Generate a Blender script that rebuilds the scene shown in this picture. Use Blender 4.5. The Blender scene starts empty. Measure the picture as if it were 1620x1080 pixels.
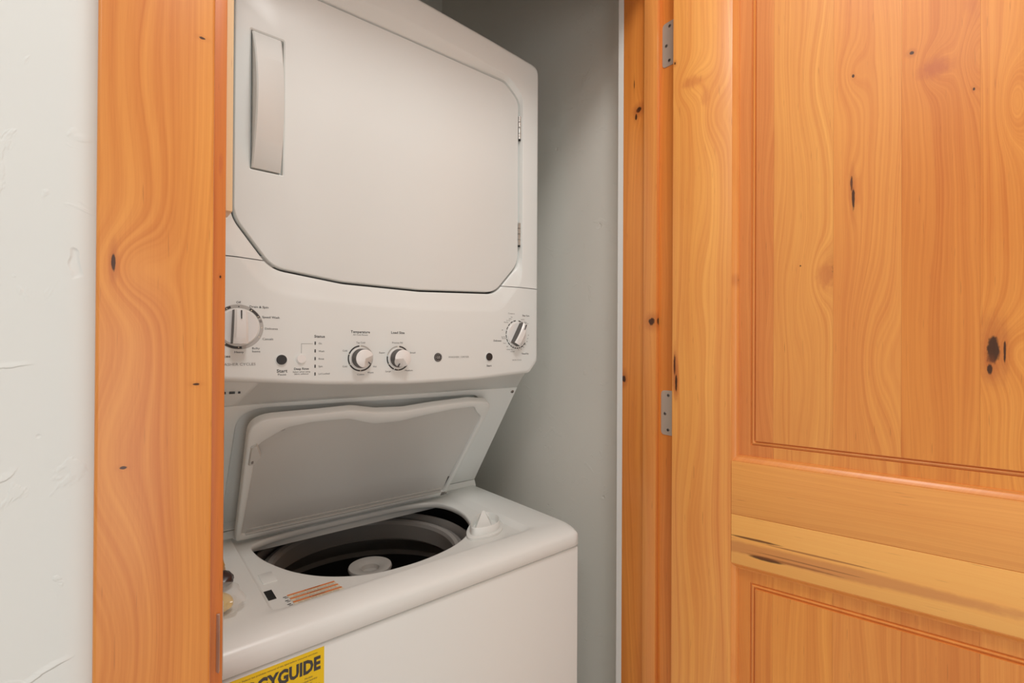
import bpy, bmesh, math, random
from mathutils import Vector, Matrix
random.seed(4)
SC = bpy.context.scene
COL = SC.collection
R = math.radians

# ------------------------------------------------------------------ camera
def make_camera():
    y, p, r = R(39.425), R(0.2535), R(0.3013)
    f = Vector((math.sin(y)*math.cos(p), math.cos(y)*math.cos(p), math.sin(p)))
    right = Vector((math.cos(y), -math.sin(y), 0)); up = right.cross(f)
    r2 = right*math.cos(r) + up*math.sin(r); u2 = -right*math.sin(r) + up*math.cos(r)
    cd = bpy.data.cameras.new('camera'); cam = bpy.data.objects.new('camera', cd); COL.objects.link(cam)
    m = Matrix((( r2.x, u2.x, -f.x, 0), (r2.y, u2.y, -f.y, 0), (r2.z, u2.z, -f.z, 1.33), (0, 0, 0, 1)))
    cam.matrix_world = m
    cd.sensor_width = 36; cd.lens = 752.69/1620*36; cd.shift_y = 0.00274; cd.clip_start = .01
    SC.camera = cam
make_camera()

# ------------------------------------------------------------------ world, lights, exposure
w = bpy.data.worlds.new('world'); SC.world = w; w.use_nodes = True
w.node_tree.nodes['Background'].inputs[0].default_value = (1, .98, .95, 1)
w.node_tree.nodes['Background'].inputs[1].default_value = 0.3
SC.view_settings.view_transform = 'Standard'; SC.view_settings.look = 'None'
SC.view_settings.exposure = -0.07; SC.view_settings.gamma = 1
SC.view_settings.use_curve_mapping = False
SC.cycles.use_denoising = True
SC.cycles.max_bounces = 10; SC.cycles.diffuse_bounces = 6
SC.cycles.sample_clamp_indirect = 4

def area(name, loc, size, power, col, target=None, sy=None):
    l = bpy.data.lights.new(name, 'AREA'); l.energy = power; l.color = col; l.size = size
    if sy: l.shape = 'RECTANGLE'; l.size_y = sy
    else: l.shape = 'DISK'
    o = bpy.data.objects.new(name, l); COL.objects.link(o); o.location = loc
    if target is not None:
        o.rotation_euler = (Vector(target)-Vector(loc)).to_track_quat('-Z', 'Y').to_euler()
    return o
CEIL = 2.72
area('hall_light', (.22, -.05, CEIL-.03), .40, 12, (1, .975, .95))
area('hall_light', (-.9, -.5, CEIL-.03), .40, 6, (1, .985, .97))
# added low front fill behind the camera, lifts the appliance's undersides
area('added_front_fill', (-.4, -2.1, 1.0), 1.6, 20.5, (.965, .975, .975), (.3, .8, 1.15), 1.8)

# ------------------------------------------------------------------ helpers
def new_mesh(name, verts, faces, mats, parent=None, smooth=40, fm=None, uv=None, kind=None):
    me = bpy.data.meshes.new(name); me.from_pydata([tuple(v) for v in verts], [], faces)
    bm = bmesh.new(); bm.from_mesh(me); bmesh.ops.remove_doubles(bm, verts=bm.verts, dist=1e-6)
    if fm is None: bmesh.ops.recalc_face_normals(bm, faces=bm.faces)
    bm.to_mesh(me); bm.free()
    return fin(name, me, mats, parent, smooth, uv, kind, fm)
def fin(name, me, mats, parent=None, smooth=40, uv=None, kind=None, fm=None):
    if not isinstance(mats, (list, tuple)): mats = [mats]
    for m in mats: me.materials.append(m)
    if fm and len(fm) == len(me.polygons):
        for p, i in zip(me.polygons, fm): p.material_index = i
    if smooth:
        for p in me.polygons: p.use_smooth = True
        me.set_sharp_from_angle(angle=R(smooth))
    if uv:
        A, G = Vector(uv[0]), Vector(uv[1]); D = A.cross(G)
        ref = Vector(uv[2]) if len(uv) > 2 else Vector((0, 0, 0))
        l = me.uv_layers.new(name='grain')
        for lp in me.loops:
            c = me.vertices[lp.vertex_index].co
            l.data[lp.index].uv = (c.dot(A)+(c-ref).dot(D), c.dot(G))
    o = bpy.data.objects.new(name, me); COL.objects.link(o)
    if parent: o.parent = parent; o.matrix_parent_inverse = pinv(parent)
    if kind: o['kind'] = kind
    return o
def pinv(p):
    return Matrix() if p.parent else Matrix.Translation(p.location).inverted()
def thing(name, label, cat, loc=(0, 0, 0), group=None):
    o = bpy.data.objects.new(name, None); COL.objects.link(o); o.location = loc
    o.empty_display_size = .05; o['label'] = label; o['category'] = cat
    if group: o['group'] = group
    return o
def struct_empty(name, loc=(0, 0, 0)):
    o = bpy.data.objects.new(name, None); COL.objects.link(o); o.location = loc; o['kind'] = 'structure'
    return o
def bm_fin(name, bm, mats, parent=None, smooth=40, uv=None, kind=None):
    bmesh.ops.recalc_face_normals(bm, faces=bm.faces)
    me = bpy.data.meshes.new(name); bm.to_mesh(me); bm.free()
    return fin(name, me, mats, parent, smooth, uv, kind)
def box_bm(bm, lo, hi, bev=0, seg=2, mi=0, M=None):
    b2 = bmesh.new(); bmesh.ops.create_cube(b2, size=1)
    for v in b2.verts:
        v.co = Vector([lo[i] + (v.co[i]+.5)*(hi[i]-lo[i]) for i in range(3)])
    if bev: bmesh.ops.bevel(b2, geom=list(b2.edges), offset=bev, segments=seg, profile=.5, affect='EDGES')
    for f in b2.faces: f.material_index = mi
    if M: b2.transform(M)
    me = bpy.data.meshes.new('t'); b2.to_mesh(me); b2.free(); bm.from_mesh(me); bpy.data.meshes.remove(me)
def box(name, lo, hi, mat, parent=None, bev=0, seg=2, uv=None, kind=None, M=None):
    bm = bmesh.new(); box_bm(bm, lo, hi, bev, seg, 0, M)
    return bm_fin(name, bm, mat, parent, 40, uv, kind)
def cyl_bm(bm, p0, p1, r0, r1=None, n=24, mi=0):
    r1 = r0 if r1 is None else r1
    p0, p1 = Vector(p0), Vector(p1); d = p1-p0
    b2 = bmesh.new(); bmesh.ops.create_cone(b2, cap_ends=True, segments=n, radius1=r0, radius2=r1, depth=d.length)
    b2.transform(Matrix.Translation((p0+p1)/2) @ d.to_track_quat('Z', 'Y').to_matrix().to_4x4())
    for f in b2.faces: f.material_index = mi
    me = bpy.data.meshes.new('t'); b2.to_mesh(me); b2.free(); bm.from_mesh(me); bpy.data.meshes.remove(me)
def loft(rings, cap0=False, cap1=False, mi=None):
    n = len(rings[0]); V = [p for r in rings for p in r]; F = []
    for k in range(len(rings)-1):
        for i in range(n):
            j = (i+1) % n
            F.append((k*n+i, k*n+j, (k+1)*n+j, (k+1)*n+i))
    if cap0: F.append(tuple(range(n))[::-1])
    if cap1: F.append(tuple(range((len(rings)-1)*n, len(rings)*n)))
    return V, F
def lathe(name, prof, c, mat, parent, n=72, smooth=40):
    rings = [[(c[0]+r*math.cos(2*math.pi*i/n), c[1]+r*math.sin(2*math.pi*i/n), z) for i in range(n)] for r, z in prof]
    V, F = loft(rings); return new_mesh(name, V, F, mat, parent, smooth)
def round_poly(pts, n=8):
    """pts: (x, y, radius) -> dense closed polyline"""
    out = []; m = len(pts)
    for i in range(m):
        p = Vector(pts[i][:2]); a = Vector(pts[i-1][:2]); b = Vector(pts[(i+1) % m][:2]); r = pts[i][2] if len(pts[i]) > 2 else 0
        if r <= 0: out.append((p.x, p.y)); continue
        u = (a-p); v = (b-p); lu, lv = u.length, v.length; u /= lu; v /= lv
        ang = u.angle(v); t = min(r/math.tan(ang/2), lu*.49, lv*.49)
        s, e = p+u*t, p+v*t
        for k in range(n+1):
            q = k/n; out.append(tuple(s*(1-q)**2 + p*2*q*(1-q) + e*q*q))
    return out
def radial(poly, c, angs):
    out = []; m = len(poly); cx, cy = c
    for a in angs:
        dx, dy = math.cos(a), math.sin(a); best = None
        for i in range(m):
            x1, y1 = poly[i][0]-cx, poly[i][1]-cy; x2, y2 = poly[(i+1) % m][0]-cx, poly[(i+1) % m][1]-cy
            ex, ey = x2-x1, y2-y1; den = dx*ey-dy*ex
            if abs(den) < 1e-12: continue
            t = (x1*ey-y1*ex)/den; s = (x1*dy-y1*dx)/den
            if t > 0 and -1e-9 <= s <= 1+1e-9 and (best is None or t > best): best = t
        out.append((cx+dx*best, cy+dy*best))
    return out
def angles(n, c, extra=()):
    a = [2*math.pi*i/n for i in range(n)] + [math.atan2(y-c[1], x-c[0]) % (2*math.pi) for x, y in extra]
    return sorted(set(round(v, 5) for v in a))
def inset(poly, d, c):
    """shrink towards the inside by moving along averaged edge normals"""
    m = len(poly); out = []
    for i in range(m):
        a, p, b = Vector(poly[i-1]), Vector(poly[i]), Vector(poly[(i+1) % m])
        t = (b-a)
        if t.length < 1e-9: out.append(poly[i]); continue
        nn = Vector((-t.y, t.x)).normalized()
        if nn.dot(Vector(c)-p) < 0: nn = -nn
        out.append(tuple(p+nn*d))
    return out
def rrect(x0, y0, x1, y1, r, n=6): return round_poly([(x0, y0, r), (x1, y0, r), (x1, y1, r), (x0, y1, r)], n)

# ------------------------------------------------------------------ materials
class NT:
    def __init__(s, name):
        s.m = bpy.data.materials.new(name); s.m.use_nodes = True; s.t = s.m.node_tree
        s.b = s.t.nodes['Principled BSDF']
    def n(s, typ, **kw):
        o = s.t.nodes.new(typ)
        for k, v in kw.items(): setattr(o, k, v)
        return o
    def l(s, a, b): s.t.links.new(a, b)
    def inp(s, sock, v):
        if hasattr(v, 'is_output'): s.l(v, sock)
        else: sock.default_value = v
    def math(s, op, a, b=0.0, c=None, clamp=False):
        o = s.n('ShaderNodeMath', operation=op); o.use_clamp = clamp
        s.inp(o.inputs[0], a); s.inp(o.inputs[1], b)
        if c is not None: s.inp(o.inputs[2], c)
        return o.outputs[0]
    def comb(s, x, y, z):
        o = s.n('ShaderNodeCombineXYZ'); s.inp(o.inputs[0], x); s.inp(o.inputs[1], y); s.inp(o.inputs[2], z); return o.outputs[0]
    def noise(s, vec, scale=1, det=2, rough=.5, dist=0):
        o = s.n('ShaderNodeTexNoise'); s.inp(o.inputs['Vector'], vec); o.inputs['Scale'].default_value = scale
        o.inputs['Detail'].default_value = det; o.inputs['Roughness'].default_value = rough; o.inputs['Distortion'].default_value = dist
        return o.outputs['Fac']
    def mix(s, f, a, b, bt='MIX'):
        o = s.n('ShaderNodeMix', data_type='RGBA', blend_type=bt); s.inp(o.inputs[0], f); s.inp(o.inputs[6], a); s.inp(o.inputs[7], b)
        return o.outputs[2]
    def ss(s, v, a, b):
        o = s.n('ShaderNodeMapRange', interpolation_type='SMOOTHSTEP'); s.inp(o.inputs[0], v)
        o.inputs[1].default_value = a; o.inputs[2].default_value = b; return o.outputs[0]
    def bump(s, h, strength=.3, dist=.001):
        o = s.n('ShaderNodeBump'); o.inputs['Strength'].default_value = strength; o.inputs['Distance'].default_value = dist
        s.inp(o.inputs['Height'], h); s.l(o.outputs[0], s.b.inputs['Normal'])
def srgb(r, g, b):
    f = lambda v: ((v/255+.055)/1.055)**2.4 if v > 10 else v/255/12.92
    return (f(r), f(g), f(b), 1)
def plain(name, col, rough=.4, metal=0, spec=.5, coat=0):
    t = NT(name); t.b.inputs['Base Color'].default_value = col; t.b.inputs['Roughness'].default_value = rough
    t.b.inputs['Metallic'].default_value = metal; t.b.inputs['Specular IOR Level'].default_value = spec
    t.b.inputs['Coat Weight'].default_value = coat
    return t.m

def wood(name, light=(232, 170, 104), dark=(196, 116, 60), seed=0, freq=95, swirls=(), knots=(), slits=(), warp=.014, streaks=(), rough=.36, contrast=1.0, plainness=0.0):
    """knotty alder; uv in metres, v along the grain.
    swirls: (u, v, radius_u, radius_v, amplitude)  knots: (u, v, ru, rv, halo)  slits: same without halo"""
    t = NT(name)
    light = (min(255, light[0]*1.02), light[1]*.98, light[2]*.82); dark = (dark[0]*1.01, dark[1]*.935, dark[2]*.78)
    uvn = t.n('ShaderNodeUVMap', uv_map='grain'); sp = t.n('ShaderNodeSeparateXYZ'); t.l(uvn.outputs[0], sp.inputs[0])
    u, v = sp.outputs[0], sp.outputs[1]
    low = t.noise(t.comb(t.math('MULTIPLY', u, 7), t.math('MULTIPLY', v, 1.3), seed*3.17), 1, 2, .5)
    mid = t.noise(t.comb(t.math('MULTIPLY', u, 25), t.math('MULTIPLY', v, 5), seed*1.7+9), 1, 2, .5)
    uu = t.math('MULTIPLY_ADD', t.math('SUBTRACT', low, .5), warp*5, u)
    uu = t.math('MULTIPLY_ADD', t.math('SUBTRACT', mid, .5), warp*.6, uu)
    spots = []
    for (u0, v0, ru, rv, amp) in swirls:
        amp *= .7
        a = t.math('DIVIDE', t.math('SUBTRACT', u, u0), ru); b = t.math('DIVIDE', t.math('SUBTRACT', v, v0), rv)
        d2 = t.math('ADD', t.math('MULTIPLY', a, a), t.math('MULTIPLY', b, b))
        g = t.math('POWER', 2.718, t.math('MULTIPLY', d2, -1))
        uu = t.math('MULTIPLY_ADD', g, amp, uu)
    ring = t.noise(t.comb(t.math('MULTIPLY', uu, freq), t.math('MULTIPLY', v, .35), seed*2.3), 1, 3, .62)
    line = t.math('SUBTRACT', 1, t.math('ABSOLUTE', t.math('SUBTRACT', t.math('FRACT', t.math('MULTIPLY', t.noise(t.comb(t.math('MULTIPLY', uu, freq*.55), t.math('MULTIPLY', v, .25), seed+4.4), 1, 1, .5), 5.0)), .5)))
    line = t.ss(line, .80, 1.0)
    fib = t.noise(t.comb(t.math('MULTIPLY', u, 900), t.math('MULTIPLY', v, 14), seed), 1, 2, .6)
    fac = t.math('MULTIPLY_ADD', t.math('SUBTRACT', ring, .5), 1.25*contrast, .44)
    fac = t.math('MULTIPLY_ADD', line, -.16*contrast, t.math('ADD', fac, .05))
    fine = t.noise(t.comb(t.math('MULTIPLY', uu, freq*3.6), t.math('MULTIPLY', v, .9), seed+1.3), 1, 2, .6)
    fac = t.math('MULTIPLY_ADD', t.math('SUBTRACT', fine, .5), .85*contrast, fac)
    fac = t.math('MULTIPLY_ADD', t.math('SUBTRACT', fib, .5), .35, fac)
    patch = t.noise(t.comb(t.math('MULTIPLY', u, 10), t.math('MULTIPLY', v, 2.2), seed*5+3), 1, 2, .5)
    fac = t.math('MULTIPLY_ADD', t.math('SUBTRACT', patch, .5), 1.0*contrast, fac, clamp=True)
    col = t.mix(fac, srgb(*dark), srgb(*light))
    pores = t.noise(t.comb(t.math('MULTIPLY', u, 420), t.math('MULTIPLY', v, 22), seed+7), 1, 1, .5)
    col = t.mix(t.math('MULTIPLY', t.ss(pores, .70, .80), .35), col, srgb(150, 82, 44))
    nz = t.noise(t.comb(t.math('MULTIPLY', u, 140), t.math('MULTIPLY', v, 70), seed), 1, 3, .6)
    hgt = None
    for (u0, v0, hu, tint, amt, v1, hv) in streaks:
        a = t.math('DIVIDE', t.math('SUBTRACT', t.math('MULTIPLY_ADD', t.math('SUBTRACT', mid, .5), .006, u), u0), hu)
        b = t.math('DIVIDE', t.math('SUBTRACT', v, v1), hv)
        d2 = t.math('ADD', t.math('MULTIPLY', a, a), t.math('MULTIPLY', b, b))
        g = t.math('MULTIPLY', t.math('SUBTRACT', 1, t.ss(t.math('MULTIPLY_ADD', t.math('SUBTRACT', nz, .5), .5, d2), .35, 1.1)), amt)
        col = t.mix(g, col, srgb(*tint))
    for (u0, v0, ru, rv, halo) in knots:
        a = t.math('DIVIDE', t.math('SUBTRACT', u, u0), ru); b = t.math('DIVIDE', t.math('SUBTRACT', v, v0), rv)
        d2 = t.math('SQRT', t.math('ADD', t.math('MULTIPLY', a, a), t.math('MULTIPLY', b, b)))
        d2 = t.math('MULTIPLY_ADD', t.math('SUBTRACT', nz, .5), 1.1, d2)
        if halo > 0:
            col = t.mix(t.math('MULTIPLY', t.math('SUBTRACT', 1, t.ss(d2, .8, 3.2)), .6*halo), col, srgb(178, 92, 46))
        if halo < 0:
            col = t.mix(t.math('MULTIPLY', t.math('SUBTRACT', 1, t.ss(d2, .3, 1.3)), -halo), col, srgb(196, 104, 58))
        else:
            k = t.math('SUBTRACT', 1, t.ss(d2, .65, 1.05))
            col = t.mix(t.math('MULTIPLY', k, .93), col, srgb(52, 26, 14))
    t.l(col, t.b.inputs['Base Color'])
    t.b.inputs['Roughness'].default_value = rough
    t.b.inputs['Specular IOR Level'].default_value = .45
    t.b.inputs['Coat Weight'].default_value = .15; t.b.inputs['Coat Roughness'].default_value = .25
    t.bump(fib, .06, .0006)
    return t.m

def plaster(name, col, seed=0, marks=()):
    t = NT(name); g = t.n('ShaderNodeNewGeometry'); P = g.outputs['Position']
    big = t.noise(P, 5, 3, .55, .6)
    sk = t.noise(P, 17, 4, .6, 1.2)
    edge = t.ss(sk, .60, .66)
    fine = t.noise(P, 160, 3, .5)
    dots = t.noise(P, 42, 1, .4)
    pits = t.ss(dots, .77, .82)
    h = t.math('ADD', t.math('MULTIPLY', big, 1.2), t.math('MULTIPLY', edge, .25))
    h = t.math('MULTIPLY_ADD', fine, .05, h); h = t.math('MULTIPLY_ADD', pits, -.7, h)
    sp = t.n('ShaderNodeSeparateXYZ'); t.l(P, sp.inputs[0])
    for (x0, z0, x1, z1, wd, amt) in marks:      # trowel ridges on the wall, in metres
        L = math.hypot(x1-x0, z1-z0); ux, uz = (x1-x0)/L, (z1-z0)/L
        dx = t.math('SUBTRACT', sp.outputs[0], x0); dz = t.math('SUBTRACT', sp.outputs[2], z0)
        al = t.math('ADD', t.math('MULTIPLY', dx, ux), t.math('MULTIPLY', dz, uz))
        ac = t.math('ADD', t.math('MULTIPLY', dx, -uz), t.math('MULTIPLY', dz, ux))
        ac = t.math('ADD', ac, t.math('MULTIPLY', t.math('SUBTRACT', sk, .5), .012))
        inn = t.math('MULTIPLY', t.ss(al, 0, L*.25), t.math('SUBTRACT', 1, t.ss(al, L*.8, L)))
        stp = t.math('MULTIPLY', t.ss(ac, -wd, 0), t.math('SUBTRACT', 1, t.ss(ac, 0, wd*4)))
        h = t.math('MULTIPLY_ADD', t.math('MULTIPLY', stp, inn), amt, h)
    t.b.inputs['Base Color'].default_value = col; t.b.inputs['Roughness'].default_value = .62
    t.b.inputs['Specular IOR Level'].default_value = .3
    t.bump(h, .5, .0022)
    return t.m

M = {}
M['enamel'] = plain('white_enamel', (.795, .810, .785, 1), .32, spec=.5)
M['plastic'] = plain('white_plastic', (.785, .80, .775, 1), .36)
M['knob'] = plain('knob_plastic', (.82, .80, .775, 1), .3)
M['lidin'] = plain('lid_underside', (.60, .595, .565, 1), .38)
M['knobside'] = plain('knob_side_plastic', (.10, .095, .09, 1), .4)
M['ink'] = plain('dark_ink', (.055, .05, .048, 1), .6)
M['inkgrey'] = plain('grey_ink', (.24, .23, .22, 1), .6)
M['inklight'] = plain('light_grey_ink', (.50, .48, .455, 1), .6)
M['dark'] = plain('dark_plastic', (.03, .028, .027, 1), .45)
M['black'] = plain('black_void', (.008, .008, .008, 1), .7)
M['gasket'] = plain('dark_gasket', (.05, .047, .045, 1), .6)
M['greyring'] = plain('grey_ring_plastic', (.36, .34, .32, 1), .32)
M['basket'] = plain('basket_unlit_dark', (.035, .034, .034, 1), .3)  # near-black: the unlit depth of the tub is put into the colour
M['nickel'] = plain('satin_nickel', (.62, .56, .49, 1), .45, metal=.5)
M['chrome'] = plain('chrome', (.75, .74, .72, 1), .15, metal=1)
M['screw'] = plain('screw_steel', (.30, .28, .26, 1), .35, metal=.7)
M['silver'] = plain('grey_paint', (.47, .45, .42, 1), .4)
M['yellow'] = plain('yellow_card', srgb(240, 202, 10), .55)
M['orange'] = plain('orange_print', srgb(226, 128, 58), .5)
M['labelwhite'] = plain('label_white', srgb(226, 214, 190), .5)
M['wall'] = plaster('wall_plaster', (.78, .785, .76, 1), marks=[(-.105, 1.045, -.026, 1.072, .0012, .9), (-.12, 1.30, -.05, 1.315, .0012, .5), (-.10, 1.19, -.06, 1.235, .0012, .5), (-.09, 1.02, -.05, 1.045, .0015, .8)])
M['closet'] = plaster('closet_plaster', (.76, .745, .69, 1))
M['ceil'] = plain('ceiling_paint', (.84, .82, .78, 1), .8)
M['bead'] = plain('corner_paint', (.80, .80, .78, 1), .6)
M['floor'] = plain('light_floor', (.66, .65, .62, 1), .5)
M['palewood'] = wood('pale_wood', (250, 236, 226), (244, 222, 205), 21, 60, contrast=.4)

# ------------------------------------------------------------------ the setting
YW = .5345      # hall face of the closet wall
XJ, XL = .860, .078
def remap(root, f):
    """refine the measured sizes of a finished thing: f maps (x, y, z) of every vertex"""
    for o in root.children_recursive:
        for v in o.data.vertices: v.co = Vector(f(*v.co))
def plane_box(name, lo, hi, m, uv=None): return box(name, lo, hi, m, None, kind='structure', uv=uv)
plane_box('floor', (-2.2, -2.6, -.06), (2.6, 1.72, 0), M['floor'], uv=((0, 1, 0), (1, 0, 0)))
plane_box('ceiling', (-2.2, -2.6, CEIL), (2.6, 1.72, CEIL+.06), M['ceil'])
plane_box('wall_front_left', (-2.1, YW, 0), (XL-.019, .650, CEIL), M['wall'])
plane_box('wall_front_right', (XJ+.019, YW, 0), (2.5, .650, CEIL), M['wall'])
plane_box('wall_over_opening', (XL-.019, YW, 2.16), (XJ+.019, .650, CEIL), M['wall'])
plane_box('wall_closet_left', (-.09, .650, 0), (.03, 1.530, CEIL), M['closet'])
plane_box('wall_closet_right', (.913, .674, 0), (1.03, 1.530, CEIL), M['closet'])
plane_box('wall_closet_back', (-.09, 1.530, 0), (1.03, 1.64, CEIL), M['closet'])
plane_box('trim_1', (XJ, .660, 0), (.96, .674, CEIL), M['bead'])
plane_box('wall_left', (-2.2, -2.6, 0), (-2.1, .650, CEIL), M['wall'])
plane_box('wall_right', (2.5, -2.6, 0), (2.6, .650, CEIL), M['wall'])
plane_box('wall_back', (-2.1, -2.6, 0), (2.5, -2.5, CEIL), M['wall'])
for x, y in ((.22, -.05), (-.9, -.5)):      # recessed lamps' trim rings
    t = thing('ceiling_lamp', 'round white recessed ceiling lamp above the closet door' if x > 0 else 'round white recessed ceiling lamp above the left wall', 'lamp', (x, y, CEIL), 'recessed hall lamps')
    lathe('trim_ring', [(.235, CEIL-.001), (.26, CEIL-.001), (.262, CEIL-.012), (.235, CEIL-.016), (.235, CEIL-.001)], (x, y), M['ceil'], t, 40)

XJ, XL, YW = .847, .075, .563      # pieces below are laid out in the first survey's numbers, then remapped
UVX = ((1, 0, 0), (0, 0, 1)); UVY = ((0, 1, 0), (0, 0, 1))
W_case = wood('casing_wood', (236, 168, 100), (204, 126, 66), 11, 70,
    swirls=[(-.001, 1.402, .028, .036, .052), (-.022, 1.235, .03, .07, .03), (.0, 1.07, .03, .09, -.03), (.0, 1.60, .026, .10, .022)],
    knots=[(-.0119, 1.407, .0016, .0085, .8), (.052, 1.627, .003, .0014, .3), (.049, 1.2985, .003, .0013, .3), (-.004, 1.228, .003, .0015, .2)], warp=.010, contrast=.9)
# left casing with eased edges
cas = struct_empty('trim_2', (.02, YW, 0))
box('casing_board', (-.0235, .545, -.0453), (.0627, YW, 2.22), W_case, cas, bev=.0028, seg=3, uv=UVX+((0, .545, 0),))
W_jl = wood('left_jamb_wood', (226, 146, 80), (196, 112, 56), 5, 60, contrast=.6, knots=[(.0705, 1.412, .0009, .0016, .5), (.0700, 1.525, .0022, .012, -.6)])
jl = struct_empty('trim_3', (XL, .62, 0))
box('jamb_board', (XL-.019, YW, -.0305), (XL, .689, 2.18), W_jl, jl, bev=.001, seg=2, uv=UVX+((0, YW, 0),))
box('stop_strip', (XL, .595, 1.487), (XL+.011, .626, 2.18), M['palewood'], jl, bev=.001, uv=UVX)
# strike plate with its curled lip wrapping the jamb edge
bm = bmesh.new()
pr = []
for i in range(11):
    a = i/10; z = 1.019+a*.0572; wdt = .0012+.0022*math.sin(math.pi*a)
    pr.append([(.0693-.0, .5625, z), (.0693+.001, .5608-wdt, z), (.0712, .5600-wdt*1.2, z), (.0724, .5622, z)])
V, F = loft(pr, True, True); sp_ = new_mesh('strike_plate', V, F, M['nickel'], jl)
sp_['label'] = 'curled satin metal lip of the strike plate'
box('strike_leaf', (XL-.0005, .566, 1.010), (XL+.001, .59, 1.085), M['nickel'], jl, bev=.0004)

def fz(z, a, b): return a*z+b
remap(cas, lambda x, y, z: (.00612+.9556*x, .5165+(y-.545), fz(z, .9631, .0436)))
remap(jl, lambda x, y, z: (.00599+.9632*x, .9936*y-.0246, fz(z, .9677, .0295)))

# right jamb, stop, casing, hinges
W_jr = wood('right_jamb_wood', (244, 168, 92), (214, 130, 62), 8, 90,
    knots=[(.648, 1.8406, .0075, .007, .9), (.655, 1.828, .003, .007, .5), (.6848, 1.268, .005, .009, .9), (.66, 1.9, .0012, .010, .4)], contrast=.7,
    swirls=[(.646, 1.84, .012, .04, .02)])
W_st = wood('stop_wood', (240, 174, 110), (218, 140, 80), 9, 110, knots=[(.606, 1.389, .0075, .0085, .8)], contrast=.6)
jr = struct_empty('trim_4', (XJ, .62, 0))
box('jamb_board', (XJ, YW, .0285), (XJ+.019, .689, 2.14), W_jr, jr, bev=.001, uv=UVY+((XJ, 0, 0),))
st = box('stop_strip', (XJ-.011, .5955, .0285), (XJ, .6275, 2.14), W_st, jr, bev=.0015, uv=UVY+((XJ-.011, 0, 0),))
cr = struct_empty('trim_5', (.90, YW, 0))
box('casing_board', (.864, .5455, .0285), (.95, YW, 2.22), W_jr, cr, bev=.0028, uv=UVX)
W_head = wood('head_jamb_wood', (232, 160, 92), (200, 118, 60), 15)
def hinge(zc, parent):
    # leaf screwed to the jamb, rounded corners at its deep side
    r = .0085; y0, y1, z0, z1 = YW+.001, .5895, zc-.0445, zc+.0445
    poly = round_poly([(y0, z0, 0), (y1, z0, r), (y1, z1, r), (y0, z1, 0)], 6)
    rings = [[(XJ+.0005, y, z) for y, z in poly], [(XJ-.0010, y, z) for y, z in poly], [(XJ-.0014, y, z) for y, z in inset(poly, .0004, ((y0+y1)/2, zc))]]
    V, F = loft(rings, True, True); lf = new_mesh('hinge_leaf', V, F, M['nickel'], parent)
    for sy, sz in ((.5725, zc+.035), (.5800, zc-.002), (.5730, zc-.034)):
        b = bmesh.new(); cyl_bm(b, (XJ-.0013, sy, sz), (XJ-.0020, sy, sz), .0036, .003, 16, 0)
        box_bm(b, (XJ-.0022, sy-.0022, sz-.0005), (XJ-.0019, sy+.0022, sz+.0005), mi=1)
        box_bm(b, (XJ-.0022, sy-.0005, sz-.0022), (XJ-.0019, sy+.0005, sz+.0022), mi=1)
        bm_fin('screw', b, [M['screw'], M['black']], lf)
    b = bmesh.new()
    for k in range(5): cyl_bm(b, (.859, .5475, z0+k*.0178+.0004), (.859, .5475, z0+(k+1)*.0178-.0004), .0055, n=20)
    bm_fin('hinge_knuckle', b, M['nickel'], lf)
for zc in (1.9455, 1.2060, .30): hinge(zc, jr)
for rt in (jr, cr): remap(rt, lambda x, y, z: (x+.013, .9936*y-.0246, fz(z, 1.0164, -.0290)))
XJ, XL, YW = .860, .078, .5345
hj = struct_empty('trim_6', (.46, .59, 2.15))
box('jamb_board', (XL-.019, YW, 2.147), (XJ+.019, .660, 2.166), W_head, hj, uv=((0, 1, 0), (1, 0, 0)))
box('casing_board', (-.0165, .5165, 2.230), (.963, YW, 2.316), W_head, hj, bev=.0028, uv=((0, 0, 1), (1, 0, 0)))

# ------------------------------------------------------------------ the open door
P0 = Vector((.831, .5188, 0)); E = Vector((.2240, -.9746, 0)).normalized(); N = Vector((.9746, .2240, 0)).normalized()
DM = Matrix(((E.x*1.0118, N.x, 0, P0.x), (E.y*1.0118, N.y, 0, P0.y), (0, 0, 1.0226, 0), (0, 0, 0, 1)))   # local (s, depth, z)
door = struct_empty('door_1', P0)
TH = .035; DZ0, DZ1, DW = .0507, 2.125, .762; ST = .1065
def dbox(name, lo, hi, m, parent, bev=.0, uv=UVX):
    o = box(name, lo, hi, m, parent, bev, uv=uv)
    o.data.transform(DM); return o
W_stile = wood('stile_wood', (246, 184, 114), (216, 140, 82), 31, 85,
    swirls=[(.034, 1.832, .030, .035, .05), (.075, 1.76, .03, .06, .045), (.05, 1.45, .02, .12, .02), (.03, 1.0, .03, .16, .03)],
    knots=[(.0035, 1.881, .002, .003, .7), (.0050, 1.303, .0022, .020, .6), (.0080, 1.272, .0022, .018, .6), (.034, 1.835, .018, .012, -.5), (.06, 1.80, .008, .02, -.35)],
    streaks=[(.0050, 0, .0014, (60, 30, 18), .95, 1.303, .018), (.0078, 0, .0013, (60, 30, 18), .95, 1.272, .017), (.0068, 0, .007, (200, 112, 62), .5, 1.285, .05)], contrast=.85)
W_stile2 = wood('stile_wood_far', (244, 182, 112), (216, 140, 82), 33, 85)
dbox('stile', (0, 0, DZ0), (ST, TH, DZ1), W_stile, door, .0009)
dbox('stile', (DW-ST, 0, DZ0), (DW, TH, DZ1), W_stile2, door, .0009)
GH = ((0, 0, 1), (1, 0, 0))      # horizontal grain: across = z, along = s
W_railA = wood('rail_wood', (250, 188, 122), (228, 158, 96), 41, 150, warp=.012, contrast=.65)
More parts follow.
